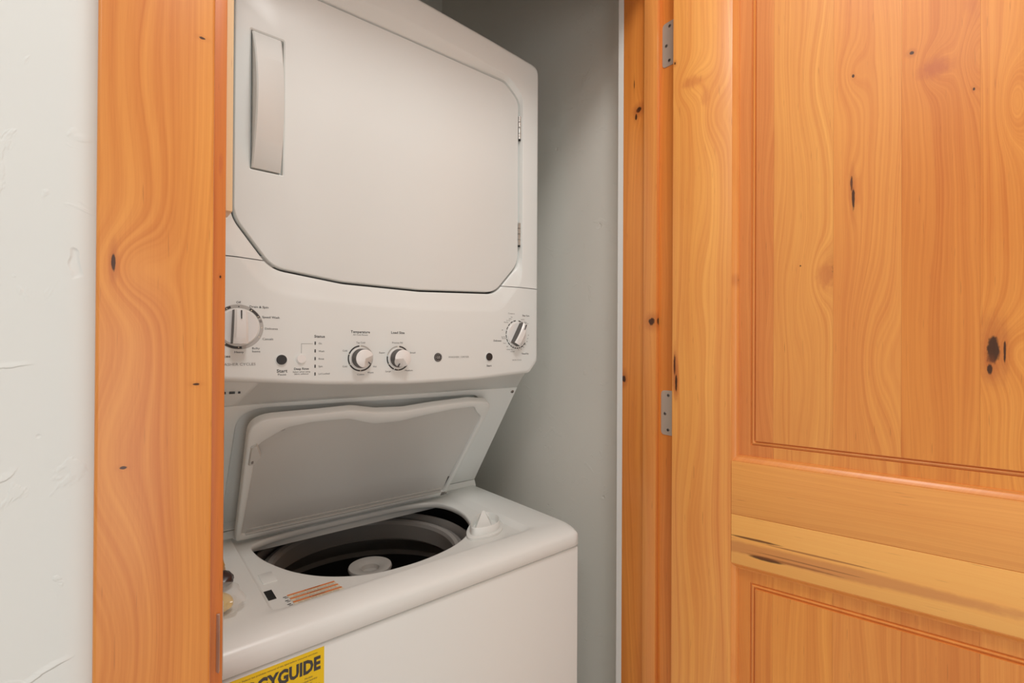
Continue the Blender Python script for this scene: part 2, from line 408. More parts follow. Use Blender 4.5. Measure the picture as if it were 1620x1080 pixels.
W_railB = wood('rail_pale_wood', (250, 200, 134), (242, 178, 110), 43, 90, warp=.01, contrast=.45,
    streaks=[(.9895, 0, .0120, (206, 132, 78), .65, .20, .35), (1.0085, 0, .0022, (96, 52, 28), .85, .145, .045), (1.0055, 0, .0016, (150, 86, 48), .7, .24, .09),
             (.9885, 0, .0012, (140, 80, 44), .6, .22, .09), (.9795, 0, .0035, (78, 42, 24), .9, .163, .030), (.9820, 0, .002, (150, 86, 46), .6, .20, .08)])
rail = dbox('lock_rail', (ST+.002, .006, .962), (DW-ST-.002, TH-.001, 1.137), W_railA, door, uv=GH)
def railboard(z0, z1, m):
    return dbox('board', (ST+.0004, 0, z0), (DW-ST-.0004, TH, z1), m, rail, .0006, uv=GH)
railboard(1.0463, 1.1390, W_railA); railboard(.9600, 1.0458, W_railB)
dbox('top_rail', (ST+.0003, 0, 2.015), (DW-ST-.0003, TH, DZ1), W_railA, door, .0006, uv=GH)
dbox('bottom_rail', (ST+.0003, 0, DZ0), (DW-ST-.0003, TH, .24), W_railA, door, .0006, uv=GH)

MARG = -0.0095   # depth of the panel margin behind the door face (positive = into the door)
BW = .0851; B0 = .1723-BW
pal = [((232, 158, 98), (204, 122, 70)), ((246, 184, 114), (216, 142, 82)), ((242, 174, 104), (212, 132, 76)), ((236, 162, 90), (206, 124, 62)), ((244, 174, 98), (212, 132, 66)),
       ((240, 170, 100), (210, 130, 70)), ((232, 158, 92), (204, 122, 66)), ((244, 176, 106), (214, 134, 74))]
BOARDW = []
kn = {1: dict(knots=[(.240, 1.456, .014, .022, -.45), (.2574, 1.4655, .0085, .016, .5), (.205, 1.475, .0012, .0012, .1)], swirls=[(.238, 1.455, .020, .045, .045), (.19, 1.42, .03, .10, .02), (.23, 1.78, .03, .1, .02)]),
      2: dict(knots=[(.2742, 1.597, .0020, .014, .5), (.2765, 1.573, .0022, .020, .4), (.276, 1.765, .002, .003, .2)], swirls=[(.275, 1.585, .010, .05, .02), (.30, 1.33, .03, .12, .05), (.275, 1.77, .02, .04, .03)], ),
      3: dict(knots=[(.347, 1.775, .0030, .0030, .6), (.373, 1.744, .020, .016, -.75), (.414, 1.70, .0014, .0025, .4), (.413, 1.83, .010, .04, -.3)], swirls=[(.375, 1.745, .02, .03, .05), (.415, 1.745, .016, .05, .04)]),
      4: dict(knots=[(.4335, 1.338, .0075, .021, .9), (.4445, 1.336, .0014, .018, .3), (.4300, 1.312, .003, .008, .5)], swirls=[(.445, 1.335, .03, .05, .06), (.452, 1.67, .016, .055, .06), (.46, 1.20, .03, .10, .05)]),
      0: dict(swirls=[(.165, 1.30, .02, .10, .03), (.16, 1.6, .02, .1, .03)])}
for i in range(8):
    kk = kn.get(i, {})
    BOARDW.append(wood('panel_board_wood', pal[i][0], pal[i][1], 51+i*2, 120, contrast=.75, warp=.016, **kk))
W_mould = wood('sticking_wood', (242, 170, 100), (216, 138, 78), 77, 120, contrast=.5, knots=[(.112, 1.458, .004, .006, .6)])
def panel(z0, z1, name, seedshift=0):
    """raised panel: sticking (mitred loft), groove + bead ring, glued-up boards as field and margin"""
    root = dbox(name, (ST-.004, .016, z0-.004), (DW-ST+.004, .021, z1+.004), BOARDW[1], door)
    x0, x1 = ST, DW-ST
    def ring(d, dep): return [(x0+d, dep, z0+d), (x1-d, dep, z0+d), (x1-d, dep, z1-d), (x0+d, dep, z1-d)]
    prof = [(-.0004, .0006), (.0012, .0007), (.0026, .0022), (.0046, .0042), (.0072, .0060), (.0078, .0072), (.0098, .0074), (.0104, .0105)]
    V, F = loft([ring(d, dp) for d, dp in prof]); o = new_mesh('sticking', V, F, W_mould, root, 25, uv=UVX); o.data.transform(DM)
    # margin boards (low) and field boards (raised), cut at the glue lines
    fi = .0385     # field inset from frame edge
    prof2 = [(fi-.0085, .0105), (fi-.0080, .0128), (fi-.0062, .0128), (fi-.0056, .0092), (fi-.0040, .0086), (fi-.0026, .0096), (fi-.0020, .0118), (fi-.0004, .0118), (fi, .0072)]
    V, F = loft([ring(d, dp) for d, dp in prof2]); o = new_mesh('bead', V, F, W_mould, root, 25, uv=UVX); o.data.transform(DM)
    k = 0
    for i in range(8):
        a = B0+i*BW; b = a+BW
        a = max(a, x0+.010); b = min(b, x1-.010)
        if b <= a: continue
        m = BOARDW[(i+seedshift) % 8]
        bmm = bmesh.new(); D0, D1, TB = .0104, .0070, .016
        g = .00006
        fa, fb = max(a, x0+fi), min(b, x1-fi); zf0, zf1 = z0+fi, z1-fi; zo0, zo1 = z0+.010, z1-.010
        e = fi-.0085
        box_bm(bmm, (fa+g, D1, zf0), (fb-g, TB, zf1))
        box_bm(bmm, (a+g, D0, zo0), (b-g, TB, z0+e)); box_bm(bmm, (a+g, D0, z1-e), (b-g, TB, zo1))
        if a < x0+e: box_bm(bmm, (a, D0, z0+e), (min(b, x0+e), TB, z1-e))
        if b > x1-e: box_bm(bmm, (max(a, x1-e), D0, z0+e), (b, TB, z1-e))
        o = bm_fin('board', bmm, m, root, 30, uv=UVX); o.data.transform(DM)
panel(1.1394, 2.0146, 'upper_panel')
panel(.2404, .9596, 'lower_panel', 3)
b = bmesh.new(); cyl_bm(b, (DW-.06, -.001, .95), (DW-.06, -.008, .95), .030, .027, 32); cyl_bm(b, (DW-.06, -.008, .95), (DW-.06, -.04, .95), .010, n=20); cyl_bm(b, (DW-.06, -.04, .95), (DW-.06, -.065, .95), .024, .026, 32)
o = bm_fin('door_knob', b, M['nickel'], door); o.data.transform(DM)

remap(door, lambda x, y, z: (x, y, z-.0398))

# ------------------------------------------------------------------ stacked washer and dryer
X0, X1 = .0675, .7575; YB = 1.455
app = thing('stacked_washer_dryer', 'white stacked washer and dryer in the closet with its washer lid open', 'washer dryer', ((X0+X1)/2, 1.1, 0))
DOORP = [(.1318, 1.528, .05), (.186, 1.4555, .045), (.300, 1.4420, .12), (.45, 1.4400, .12), (.634, 1.4490, .05), (.7008, 1.520, .06), (.7000, 1.890, .032), (.660, 1.9200, .032), (.41, 1.9180, 0), (.165, 1.9150, .035), (.1318, 1.885, .035)]
CREASE = [(.116, 1.49, .05), (.176, 1.4095, .08), (.30, 1.4000, .12), (.45, 1.3970, .12), (.645, 1.403, .06), (.7075, 1.475, .06), (.7070, 1.903, .03), (.668, 1.9320, .04), (.55, 1.9430, .12), (.41, 1.9510, .1), (.27, 1.9450, .12), (.160, 1.932, .04), (.1235, 1.90, .03)]
CC = (.415, 1.675)
def body_outline(d, dz=0):
    return round_poly([(X0+d, 1.302+d, .010), (.088+d, 1.277+d, .015), (.27, 1.2625+d, .2), (.42, 1.2565+d, .1), (.58, 1.2585+d, .2), (.734-d, 1.2685+d, .012), (X1-d, 1.294+d, .012), (X1-d, 1.9870-d, .020), (.62, 1.9955-d, .3), (.42, 2.0040-d, .1), (.21, 1.9990-d, .3), (X0+d, 1.991-d, .020)], 8)
corn = [(X0, 1.230), (X1, 1.230), (X0, 1.991), (X1, 1.991), (X1, 1.294), (.734, 1.2685), (X1, 1.465), (X0, 1.465)]
AN = angles(420, CC, corn)
def rg(poly, y): return [(x, y, z) for x, z in radial(poly, CC, AN)]
doorp = round_poly(DOORP, 10); gapp = inset(doorp, -.0042, CC); creasep = round_poly(CREASE, 10)
back_out = rrect(X0, 1.230, X1, 1.991, .004)
rings = [rg(gapp, .8565), rg(gapp, .8360), rg(inset(gapp, -.0008, CC), .8347)]
# smooth sunk band from the door gap out to the crease
gi, cr_ = rg(gapp, 0), rg(creasep, 0)
for k in (.1, .3, .55, .8, .93, 1.0):
    yy = .8343 - .0098*(k if k < .9 else (1-(1-k)**1.6*.9))
    rings.append([(a[0]*(1-k)+b_[0]*k, yy, a[2]*(1-k)+b_[2]*k) for a, b_ in zip(gi, cr_)])
rings += [[(x+(x-CC[0])*.012, .8241, z+(z-CC[1])*.012) for x, _, z in cr_]]
rings += [rg(body_outline(.009), .8241), rg(body_outline(.005), .8251), rg(body_outline(.0018), .8277), rg(body_outline(0), .8335)]
rings += [rg(body_outline(0), .8400), rg(back_out, .899), rg(back_out, YB)]
V, F = loft(rings, False, True)
for nm, keep_above in (('dryer_body', True), ('console', False)):
    me = bpy.data.meshes.new(nm); me.from_pydata(V, [], F); bm = bmesh.new(); bm.from_mesh(me); bpy.data.meshes.remove(me)
    bmesh.ops.recalc_face_normals(bm, faces=bm.faces)
    zc = 1.4647 if keep_above else 1.4633
    bmesh.ops.bisect_plane(bm, geom=bm.verts[:]+bm.edges[:]+bm.faces[:], plane_co=(0, 0, zc), plane_no=(0, 0, 1), clear_inner=keep_above, clear_outer=not keep_above)
    me = bpy.data.meshes.new(nm); bm.to_mesh(me); bm.free()
    o = fin(nm, me, M['enamel'] if keep_above else M['plastic'], app, 35)
    if not keep_above: console = o
    else: dryer_body = o
# a dark gasket in the seam behind the door gap
box('seam_backing', (X0+.006, .8410, 1.456), (X1-.006, 1.45, 1.472), M['silver'], app)
# inner drum front behind the door (closes the gap)
V, F = loft([rg(inset(gapp, -.002, CC), .8515), rg(inset(gapp, .03, CC), .8515)], False, True)
new_mesh('door_gasket', V, F, M['gasket'], app)

# dryer door, with a handle pocket
bm = bmesh.new()
def loop_edges(bm, pts):
    vs = [bm.verts.new(p) for p in pts]; es = [bm.edges.new((vs[i], vs[(i+1) % len(vs)])) for i in range(len(vs))]; return vs, es
dr = radial(doorp, CC, AN)
PK = rrect(.1515, 1.6030, .2035, 1.8255, .004, 5)
r0 = [(x, .8317, z) for x, z in inset(dr, .0035, CC)]
ov, oe = loop_edges(bm, r0)
hv, he = loop_edges(bm, [(x, .8317, z) for x, z in PK])
bmesh.ops.triangle_fill(bm, use_beauty=True, use_dissolve=False, edges=oe+he)
def extr(bm, vs, pts):
    nv = [bm.verts.new(p) for p in pts]; n = len(vs)
    for i in range(n): bm.faces.new((vs[i], vs[(i+1) % n], nv[(i+1) % n], nv[i]))
    return nv
v1 = extr(bm, ov, [(x, .8325, z) for x, z in inset(dr, .0012, CC)])
v1 = extr(bm, v1, [(x, .8347, z) for x, z in dr])
v1 = extr(bm, v1, [(x, .8505, z) for x, z in dr]); bm.faces.new(v1)
pkc = (.1775, 1.714)
h1 = extr(bm, hv, [(x, .8332, z) for x, z in inset(PK, .0022, pkc)])
h1 = extr(bm, h1, [(x, .8435, z) for x, z in inset(PK, .0034, pkc)]); bm.faces.new(h1)
ddoor = bm_fin('dryer_door', bm, M['enamel'], app, 30)
# bowed handle
rs = []; n = 28
for k in range(n+1):
    a = k/n; z = 1.6075+a*.2135; yf = .8305-.0235*math.sin(math.pi*a)**.85
    xa, xb, c = .1550, .1975, .0020; sw = math.sin(math.pi*a)**.85
    ya, yb = .8305-.036*sw, .8305-.021*sw
    rs.append([(xa+.0015, .8430, z), (xa, ya+c, z), (xa+c, ya, z), (xb-c, yb, z), (xb, yb+c, z), (xb, .8430, z)])
V, F = loft(rs, True, True); new_mesh('handle', V, F, M['enamel'], ddoor, 30)
for z0, z1 in ((1.8040, 1.8570), (1.5610, 1.6130)):
    b = bmesh.new()
    L = (z1-z0)/4
    for k in range(4): cyl_bm(b, (.7030, .8320, z0+k*L+.0006), (.7030, .8320, z0+(k+1)*L-.0006), .0030, n=14)
    box_bm(b, (.7052, .8295, z0), (.7082, .8340, z1), .0003)
    cyl_bm(b, (.7030, .8315, z0-.003), (.7030, .8315, z0), .0028, .0022, 12, 1)
    bm_fin('door_hinge', b, [M['chrome'], M['black']], ddoor)

# console prints
FY = .8241
def adj(x, z): return .00909+.99108*x-.00376*z+.00808*x*z, .02303-.06356*x+.97615*z+.0413*x*z
TXT = []
def text_mesh(bm, s, x, z, h, width=None, align='CENTER', M4=None, mi=0, bold=0.0):
    cu = bpy.data.curves.new('t', 'FONT'); cu.body = s; cu.size = h; cu.align_x = align; cu.align_y = 'CENTER'; cu.resolution_u = 2; cu.offset = bold
    o = bpy.data.objects.new('t', cu); COL.objects.link(o)
    dg = bpy.context.evaluated_depsgraph_get(); me = bpy.data.meshes.new_from_object(o.evaluated_get(dg))
    xs = [v.co.x for v in me.vertices]
    sc = 1
    if width and xs: sc = width/(max(xs)-min(xs))
    Mx = Matrix.Translation((x, 0, z)) @ Matrix.Rotation(R(90), 4, 'X') @ Matrix.Diagonal((sc, 1, 1, 1)) if M4 is None else M4 @ Matrix.Translation((x, z, 0)) @ Matrix.Diagonal((sc, 1, 1, 1))
    me.transform(Mx)
    if M4 is None:
        for v in me.vertices: v.co.y = FY-.00035
    for p in me.polygons: p.material_index = mi
    bm.from_mesh(me)
    bpy.data.objects.remove(o); bpy.data.curves.remove(cu); bpy.data.meshes.remove(me)
def arc_bm(bm, cx, cz, r0, r1, a0, a1, mi=0, y=None, n=None):
    cx, cz = adj(cx, cz)
    y = FY-.0003 if y is None else y
    n = n or max(3, int(abs(a1-a0)/6)); P = []
    for k in range(n+1):
        a = R(a0+(a1-a0)*k/n); P.append((bm.verts.new((cx+r0*math.sin(a), y, cz+r0*math.cos(a))), bm.verts.new((cx+r1*math.sin(a), y, cz+r1*math.cos(a)))))
    for k in range(n):
        f = bm.faces.new((P[k][0], P[k+1][0], P[k+1][1], P[k][1])); f.material_index = mi
bm = bmesh.new()
def T(s, x, z, h=.0042, w=None, al='CENTER', mi=0, bold=0.0):
    x, z = adj(x, z); text_mesh(bm, s, x, z, h, w, al, None, mi, bold)
T('Off', .1337, 1.4060, .0046); T('Drain & Spin', .1620, 1.4005, .0048, .0265, bold=.00005)
T('Speed Wash', .1790, 1.3849, .0048, .0250, bold=.00005); T('Delicates', .1795, 1.3667, .0046, .0185); T('Casuals', .1747, 1.3500, .0046, .0155)
T('Bulky', .1577, 1.3350, .0046, .0105); T('Items', .1582, 1.3300, .0046, .0110); T('Heavy', .1347, 1.3288, .0044, .0125, bold=.00005)
T('WASHER CYCLES', .1330, 1.3098, .0056, .0490, mi=1); T('Appliances', .1085, 1.3222, .0054, .030, bold=.0001)
T('Start', .1955, 1.2984, .0072, .0160, bold=.0001); T('Pause', .1955, 1.2927, .0046, .0120)
T('Deep Rinse', .2251, 1.3015, .0050, .0230, bold=.00008); T('Select when using', .2252, 1.2966, .0036, .0270); T('fabric softener', .2253, 1.2930, .0036, .0225)
T('Status', .2538, 1.3562, .0062, .0172, bold=.0001)
for s, z in (('On', 1.3441), ('Wash', 1.3310), ('Rinse', 1.3180), ('Spin', 1.3052), ('Lid Locked', 1.2924)): T(s, .2520, z, .0042, None, 'LEFT')
T('Temperature', .3241, 1.3660, .0064, .0350, bold=.0001); T('All Cold Rinses', .3241, 1.3608, .0035, .0270)
T('Tap Cold', .3246, 1.3468, .0042, .0160); T('Cold', .2965, 1.3322, .0042); T('Cold', .2965, 1.3045, .0042); T('Colors', .3249, 1.2898, .0042, .0125); T('Warm', .3430, 1.2928, .0042, .0115); T('Hot', .3510, 1.3037, .0042)
T('Load Size', .3957, 1.3668, .0064, .0270, bold=.0001); T('Precise Fill', .3950, 1.3478, .0042, .0210); T('Super', .3648, 1.3290, .0042, .0115); T('Small', .4268, 1.3292, .0042, .0110); T('Large', .3770, 1.2945, .0042, .0105); T('Medium', .4188, 1.2953, .0042, .0160)
T('WASHER | DRYER', .5312, 1.3208, .0054, .0500, mi=1)
T('Start', .6085, 1.3020, .0056, .0135, bold=.00008)
T('Cottons', .6695, 1.4176, .0044, .0190, mi=1); T('Easy Care', .7125, 1.4150, .0052, .0205, bold=.00006); T('Timed Dry', .7110, 1.3283, .0050, .0215, bold=.00006); T('Delicates', .6308, 1.3563, .0048, .0215, bold=.00006); T('DRYER CYCLES', .6862, 1.3138, .0040, .0260, mi=1)
for s, x, z in (('Less Dry', .7030, 1.4060), ('Damp', .7115, 1.4000), ('More Dry', .7150, 1.3972), ('Dry', .6706, 1.4100), ('Damp', .6660, 1.4060), ('Less Dry', .6610, 1.4020), ('More Dry', .6548, 1.3975),
                ('Off', .6443, 1.3800), ('Less Dry', .6470, 1.3652), ('More Dry', .6492, 1.3618), ('Sensor', .6510, 1.3512), ('Off', .6580, 1.3440), ('Wrinkle Care', .6650, 1.3373), ('Extended', .6735, 1.3330), ('70', .7205, 1.3706), ('60', .7185, 1.3630), ('50', .7165, 1.3560), ('40', .7120, 1.3490), ('30', .7060, 1.3430), ('20', .6990, 1.3390), ('10', .6910, 1.3370)): T(s, x, z, .0030)
# leader line from the rinse button to the lights
lx, lz = adj(.2248, 1.3435); box_bm(bm, (lx-.0002, FY-.0004, lz-.0155), (lx+.0003, FY-.0001, lz+.0002), mi=1); box_bm(bm, (lx, FY-.0004, lz-.0002), (lx+.0178, FY-.0001, lz+.0002), mi=1)
# dial scales (segments), angle clockwise from the top
for a0, a1, m in ((28, 62, 0), (68, 76, 1), (80, 112, 2), (116, 152, 2), (158, 170, 2), (172, 214, 0), (218, 262, 0), (266, 300, 2), (305, 340, 0)): arc_bm(bm, .1342, 1.3680, .0298, .0334, a0, a1, m)
arc_bm(bm, .1342, 1.3680, .0290, .0342, 0, 360, 3, FY-.0002, 60)
for a in (0, 33, 57, 90, 118, 180, 214, 250, 330): arc_bm(bm, .1342+.0316*math.sin(R(a)), 1.3680+.0316*math.cos(R(a)), 0, .0009, 0, 360, 0 if a == 0 else 4, FY-.0005, 8)
for cx, segs in ((.3246, ((182, 288, 0), (290, 354, 0), (120, 180, 0), (0, 60, 3), (62, 118, 3))), (.3969, ((5, 45, 0), (118, 200, 0), (204, 280, 0), (284, 355, 3), (46, 116, 3)))):
    for a0, a1, m in segs: arc_bm(bm, cx, 1.3188, .0206, .0232, a0, a1, m)
    for a in (0, 60, 120, 180, 240, 290): arc_bm(bm, cx+.0219*math.sin(R(a)), 1.3188+.0219*math.cos(R(a)), 0, .0009, 0, 360, 4, FY-.0005, 8)
a = 8
while a < 352:
    L = 13 if a < 150 or a > 215 else 8
    if not (45 < a < 120): arc_bm(bm, .6862, 1.3714, .0300, .0322, a, a+L, 0)
    a += L+4
# indicator lamps printed dark
for z in (1.3447, 1.3316, 1.3186, 1.3056, 1.2925):
    lx, z = adj(.2465, z); box_bm(bm, (lx-.0009, FY-.0006, z-.0026), (lx+.0011, FY-.0001, z+.0026), mi=0)
lett = bm_fin('printed_lettering', bm, [M['ink'], M['inkgrey'], M['inklight'], M['silver'], M['labelwhite']], console, 0, None, 'stuff')
lett['label'] = 'dark printed lettering and dial scales on the control panel'

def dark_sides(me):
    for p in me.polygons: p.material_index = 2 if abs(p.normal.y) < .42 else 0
def dial(name, cx, cz, rb, rc, grip_ang, gw, depth, label, big=False):
    """round knob: skirt disc + grip bar; parts of one mesh"""
    cx, cz = adj(cx, cz)
    b = bmesh.new()
    cyl_bm(b, (cx, FY, cz), (cx, FY-.0022, cz), rb, rb*.985, 48, 0)
    cyl_bm(b, (cx, FY-.0022, cz), (cx, FY-.0030, cz), rb*.985, rb*.95, 48, 0)
    Mx = Matrix.Translation((cx, FY-.003, cz)) @ Matrix.Rotation(R(grip_ang), 4, 'Y')
    n = 14; rs = []
    for k in range(n+1):
        q = k/n*2-1; zz = q*rc*.97; hw = gw*(1-.10*q)
        d = depth*(.82+.18*(1-q*q))
        rs.append([(-hw, 0, zz), (-hw*.93, -d*.86, zz), (-hw*.6, -d, zz), (hw*.6, -d, zz), (hw*.93, -d*.86, zz), (hw, 0, zz)])
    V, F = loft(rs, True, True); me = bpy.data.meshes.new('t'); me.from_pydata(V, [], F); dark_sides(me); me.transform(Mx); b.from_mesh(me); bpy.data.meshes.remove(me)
    box_bm(b, (-.0007, -depth*1.0-.0004, rc*.45), (.0007, -depth*.8, rc*.93), mi=1, M=Mx)
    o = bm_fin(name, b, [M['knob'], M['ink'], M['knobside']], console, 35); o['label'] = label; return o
dial('knob', .1342, 1.3680, .0280, .0262, 0, .0100, .020, 'large washer cycle dial with an upright grip bar')
def cap_knob(cx, cz, r, ang, label):
    cx, cz = adj(cx, cz)
    b = bmesh.new()
    cyl_bm(b, (cx, FY, cz), (cx, FY-.003, cz), .0185, .0180, 40, 0)
    # cap: round cylinder with one flattened pointer side
    Mx = Matrix.Translation((cx, FY-.003, cz)) @ Matrix.Rotation(R(ang), 4, 'Y')
    pts = []
    for k in range(48):
        a = 2*math.pi*k/48; x, z = r*math.sin(a), r*math.cos(a)
        pts.append((x, z))
    rs = []
    for y, s in ((0, 1.03), (-.0150, .98), (-.0172, .95), (-.0180, .88)):
        ring = []
        for x, z in pts:
            zz = z*s
            lim = r*(.95 if y > -.001 else .60 if y > -.0160 else .55)
            ring.append((x*s, y + (.010*max(0, (zz-r*.45))/(r*.5) if y < -.001 else 0), zz))
        rs.append(ring)
    V, F = loft(rs, True, False); 
    V.append((0, -.0185, 0)); n = 48; base = 3*n
    for k in range(n): F.append((base+k, base+(k+1) % n, len(V)-1))
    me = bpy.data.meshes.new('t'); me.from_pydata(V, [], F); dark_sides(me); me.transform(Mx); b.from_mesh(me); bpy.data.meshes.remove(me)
    box_bm(b, (-.0006, -.0135, r*.62), (.0006, -.0095, r*.99), mi=1, M=Mx)
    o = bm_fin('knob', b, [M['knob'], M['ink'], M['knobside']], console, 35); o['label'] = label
cap_knob(.3246, 1.3188, .0168, 128, 'round temperature knob')
cap_knob(.3969, 1.3188, .0168, 205, 'round load size knob')
d3 = dial('knob', .6862, 1.3714, .0275, .0262, 28, .0085, .018, 'dryer cycle dial with a slanted grip bar')
def button(cx, cz, r, m, label):
    cx, cz = adj(cx, cz)
    b = bmesh.new(); cyl_bm(b, (cx, FY, cz), (cx, FY-.0012, cz), r*1.18, r*1.12, 32, 1); cyl_bm(b, (cx, FY-.0012, cz), (cx, FY-.0030, cz), r, r*.93, 32, 0)
    o = bm_fin('button', b, [m, M['plastic']], console, 35); o['label'] = label
button(.1947, 1.3168, .0080, M['dark'], 'dark round washer start button')
button(.2247, 1.3181, .0072, M['knob'], 'white round deep rinse button')
button(.6080, 1.3213, .0084, M['dark'], 'dark round dryer start button')
# round monogram badge
bx, bz = adj(.4822, 1.3203); b = bmesh.new(); cyl_bm(b, (bx, FY, bz), (bx, FY-.0012, bz), .0088, .0085, 36, 0)
arc_bm(b, .4822, 1.3203, .0071, .0074, 0, 360, 1, FY-.0014, 40)
for a in range(4): arc_bm(b, .4822+.0056*math.sin(R(a*90)), 1.3203+.0056*math.cos(R(a*90)), .0007, .0010, 20, 250, 1, FY-.0014, 8)
sv = FY; FY = sv-.0012
text_mesh(b, 'G', bx-.0021, bz, .0070, .0034, mi=1); text_mesh(b, 'E', bx+.0021, bz, .0070, .0030, mi=1)
FY = sv
o = bm_fin('badge', b, [M['ink'], M['inklight']], console, 0); o['label'] = 'dark round monogram badge'
# small dark marks under the console
b = bmesh.new()
for x, w_ in ((.1265, .0025), (.1365, .0075), (.1465, .003)): box_bm(b, (x-w_/2, .8615, 1.2525), (x+w_/2, .8655, 1.2560))
bm_fin('dark_mark', b, M['dark'], console)

# rear housing between console and washer, and its slanting panel
PO, PD, PN = Vector((0, 1.081, .9635)), Vector((0, -.565, .825)), Vector((0, -.825, -.565))
def pp_(x, s, h): return tuple(Vector((x, 0, 0))+PO+PD*s+PN*h)
PH = .3215; pcx = ((X0+X1)/2, .16)
PA = angles(200, pcx, [(X0, 0), (X1, 0), (X0, PH), (X1, PH), (.152, .004), (.640, .004)])
def pr_(poly, h): return [pp_(x, s_, h) for x, s_ in radial(poly, pcx, PA)]
po = [(X0+.001, 0), (X1-.001, 0), (X1-.001, PH), (X0+.001, PH)]
pi = round_poly([(.152, .004, 0), (.640, .004, 0), (.655, .3060, .03), (.152, .3130, .045)], 10)
V, F = loft([pr_(po, -.030), pr_(po, 0), pr_(inset(pi, -.004, pcx), 0), pr_(inset(pi, -.0010, pcx), -.0010), pr_(inset(pi, .0006, pcx), -.0040), pr_(inset(pi, .002, pcx), -.0150)], False, True)
hous = new_mesh('slanted_back_panel', V, F, M['enamel'], app, 35)
prof = [(.9235, 1.2295), (1.105, .9640), (YB, .9640), (YB, 1.2295)]
V = [(x, y, z) for x in (X0+.001, X1-.001) for y, z in prof]
F = [(0, 1, 2, 3), (4, 7, 6, 5), (0, 4, 5, 1), (1, 5, 6, 2), (2, 6, 7, 3), (3, 7, 4, 0)]
new_mesh('rear_housing', V, F, M['enamel'], app, 30)
pn = PN.copy()
b = bmesh.new(); p = Vector(pp_(.7465, .3095, 0)); cyl_bm(b, p, p+pn*.002, .0046, .0035, 20, 0); cyl_bm(b, p+pn*.002, p+pn*.0022, .0015, n=10, mi=1)
bm_fin('screw', b, [M['screw'], M['black']], hous)

# washer cabinet + front panel
b = bmesh.new()
for lo, hi in (((X0, .7145, .03), (X0+.004, YB, .9100)), ((X1-.004, .7145, .03), (X1, YB, .9100)), ((X0+.004, YB-.004, .03), (X1-.004, YB, .9100)), ((X0+.004, .7145, .03), (X1-.004, .7185, .9100)), ((X0+.004, .7185, .03), (X1-.004, YB-.004, .034))): box_bm(b, lo, hi)
box_bm(b, (X0+.004, 1.095, .9060), (X1-.004, YB-.004, .9100))
cab = bm_fin('washer_cabinet', b, M['enamel'], app)
fp_ = box('front_panel', (X0, .6945, .04), (X1, .7140, .9058), M['enamel'], app, bev=.004, seg=3)
for x in (X0+.05, X1-.05):
    for y in (.76, YB-.05):
        b = bmesh.new(); cyl_bm(b, (x, y, 0), (x, y, .012), .022, .02, 20); cyl_bm(b, (x, y, .012), (x, y, .032), .008, n=12)
        bm_fin('leveling_foot', b, M['dark'], app)

# washer top deck
DC = (.415, .930)
HOLE = [(0.1958, 1.025), (0.203, 1.0400), (0.2318, 1.0560), (0.2588, 1.0620), (0.299, 1.0660), (0.353, 1.0680), (0.4221, 1.0680), (0.5122, 1.0670), (0.557, 1.0620), (0.5862, 1.0520), (0.6071, 1.0380), (0.6181, 1.0180), (0.6245, 0.9843), (0.6230, 0.9448), (0.614, 0.908), (0.6007, 0.876), (0.585, 0.8502), (0.564, 0.8275), (0.5311, 0.8036), (0.4921, 0.7865), (0.4441, 0.7762), (0.4035, 0.7730), (0.3465, 0.7783), (0.3084, 0.7934), (0.2744, 0.8179), (0.2508, 0.8446), (0.2302, 0.8780), (0.2165, 0.9124), (0.2048, 0.9482), (0.1985, 0.9835)]
def smooth_closed(P, it=2):
    for _ in range(it):
        Q = []
        for i in range(len(P)):
            a, c = P[i], P[(i+1) % len(P)]; Q += [(a[0]*.75+c[0]*.25, a[1]*.75+c[1]*.25), (a[0]*.25+c[0]*.75, a[1]*.25+c[1]*.75)]
        P = Q
    return P
HOLE = smooth_closed(HOLE)
YD0, YD1 = .6905, 1.083
DA = angles(300, DC, [(X0, YD0), (X1, YD0), (X0, YD1), (X1, YD1), (.170, .745), (.665, .745), (.170, 1.076), (.665, 1.076)])
def dg_(poly, z): return [(x, y, z) for x, y in radial(poly, DC, DA)]
def orect(a, bb): return rrect(X0+a, YD0+bb, X1-a, YD1, .012 if a < .01 else .016)
REC = rrect(.1695, .744, .6680, 1.0790, .016); RECI = rrect(.1745, .749, .6540, 1.0730, .014); RECM = rrect(.1720, .7465, .6605, 1.0760, .015)
rings = [dg_(orect(.012, .012), .9090), dg_(orect(.0015, .0015), .9090), dg_(orect(0, 0), .9105), dg_(orect(0, .0002), .9305), dg_(orect(.0006, .0012), .9342), dg_(orect(.0015, .0040), .9378), dg_(orect(.003, .0085), .9412), dg_(orect(.0045, .0150), .9443), dg_(orect(.006, .0230), .9470), dg_(orect(.008, .0330), .9488), dg_(orect(.010, .0440), .9494)]
rings += [dg_(inset(REC, -.0015, DC), .9494), dg_(REC, .9486), dg_(RECM, .9440), dg_(RECI, .9408), dg_(inset(RECI, .003, DC), .9402)]
rings += [dg_(inset(HOLE, -.004, DC), .9402), dg_(inset(HOLE, -.0015, DC), .9397), dg_(HOLE, .9375), dg_(inset(HOLE, -.0004, DC), .9290), dg_(inset(HOLE, -.004, DC), .9260)]
V, F = loft(rings)
deck = new_mesh('top_deck', V, F, M['enamel'], app, 50)
deck['label'] = 'white washer top with the open tub hole'
# riser behind the deck
prof = [(1.0735, .942), (1.0745, .9500), (1.0800, .9625), (1.1060, .9630), (1.1060, .942)]
V = [(x, y, z) for x in (X0+.002, X1-.001) for y, z in prof]; n = 5
F = [tuple(range(n))[::-1], tuple(range(n, 2*n))] + [(i, (i+1) % n, n+(i+1) % n, n+i) for i in range(n)]
new_mesh('deck_riser', V, F, M['enamel'], deck, 50)
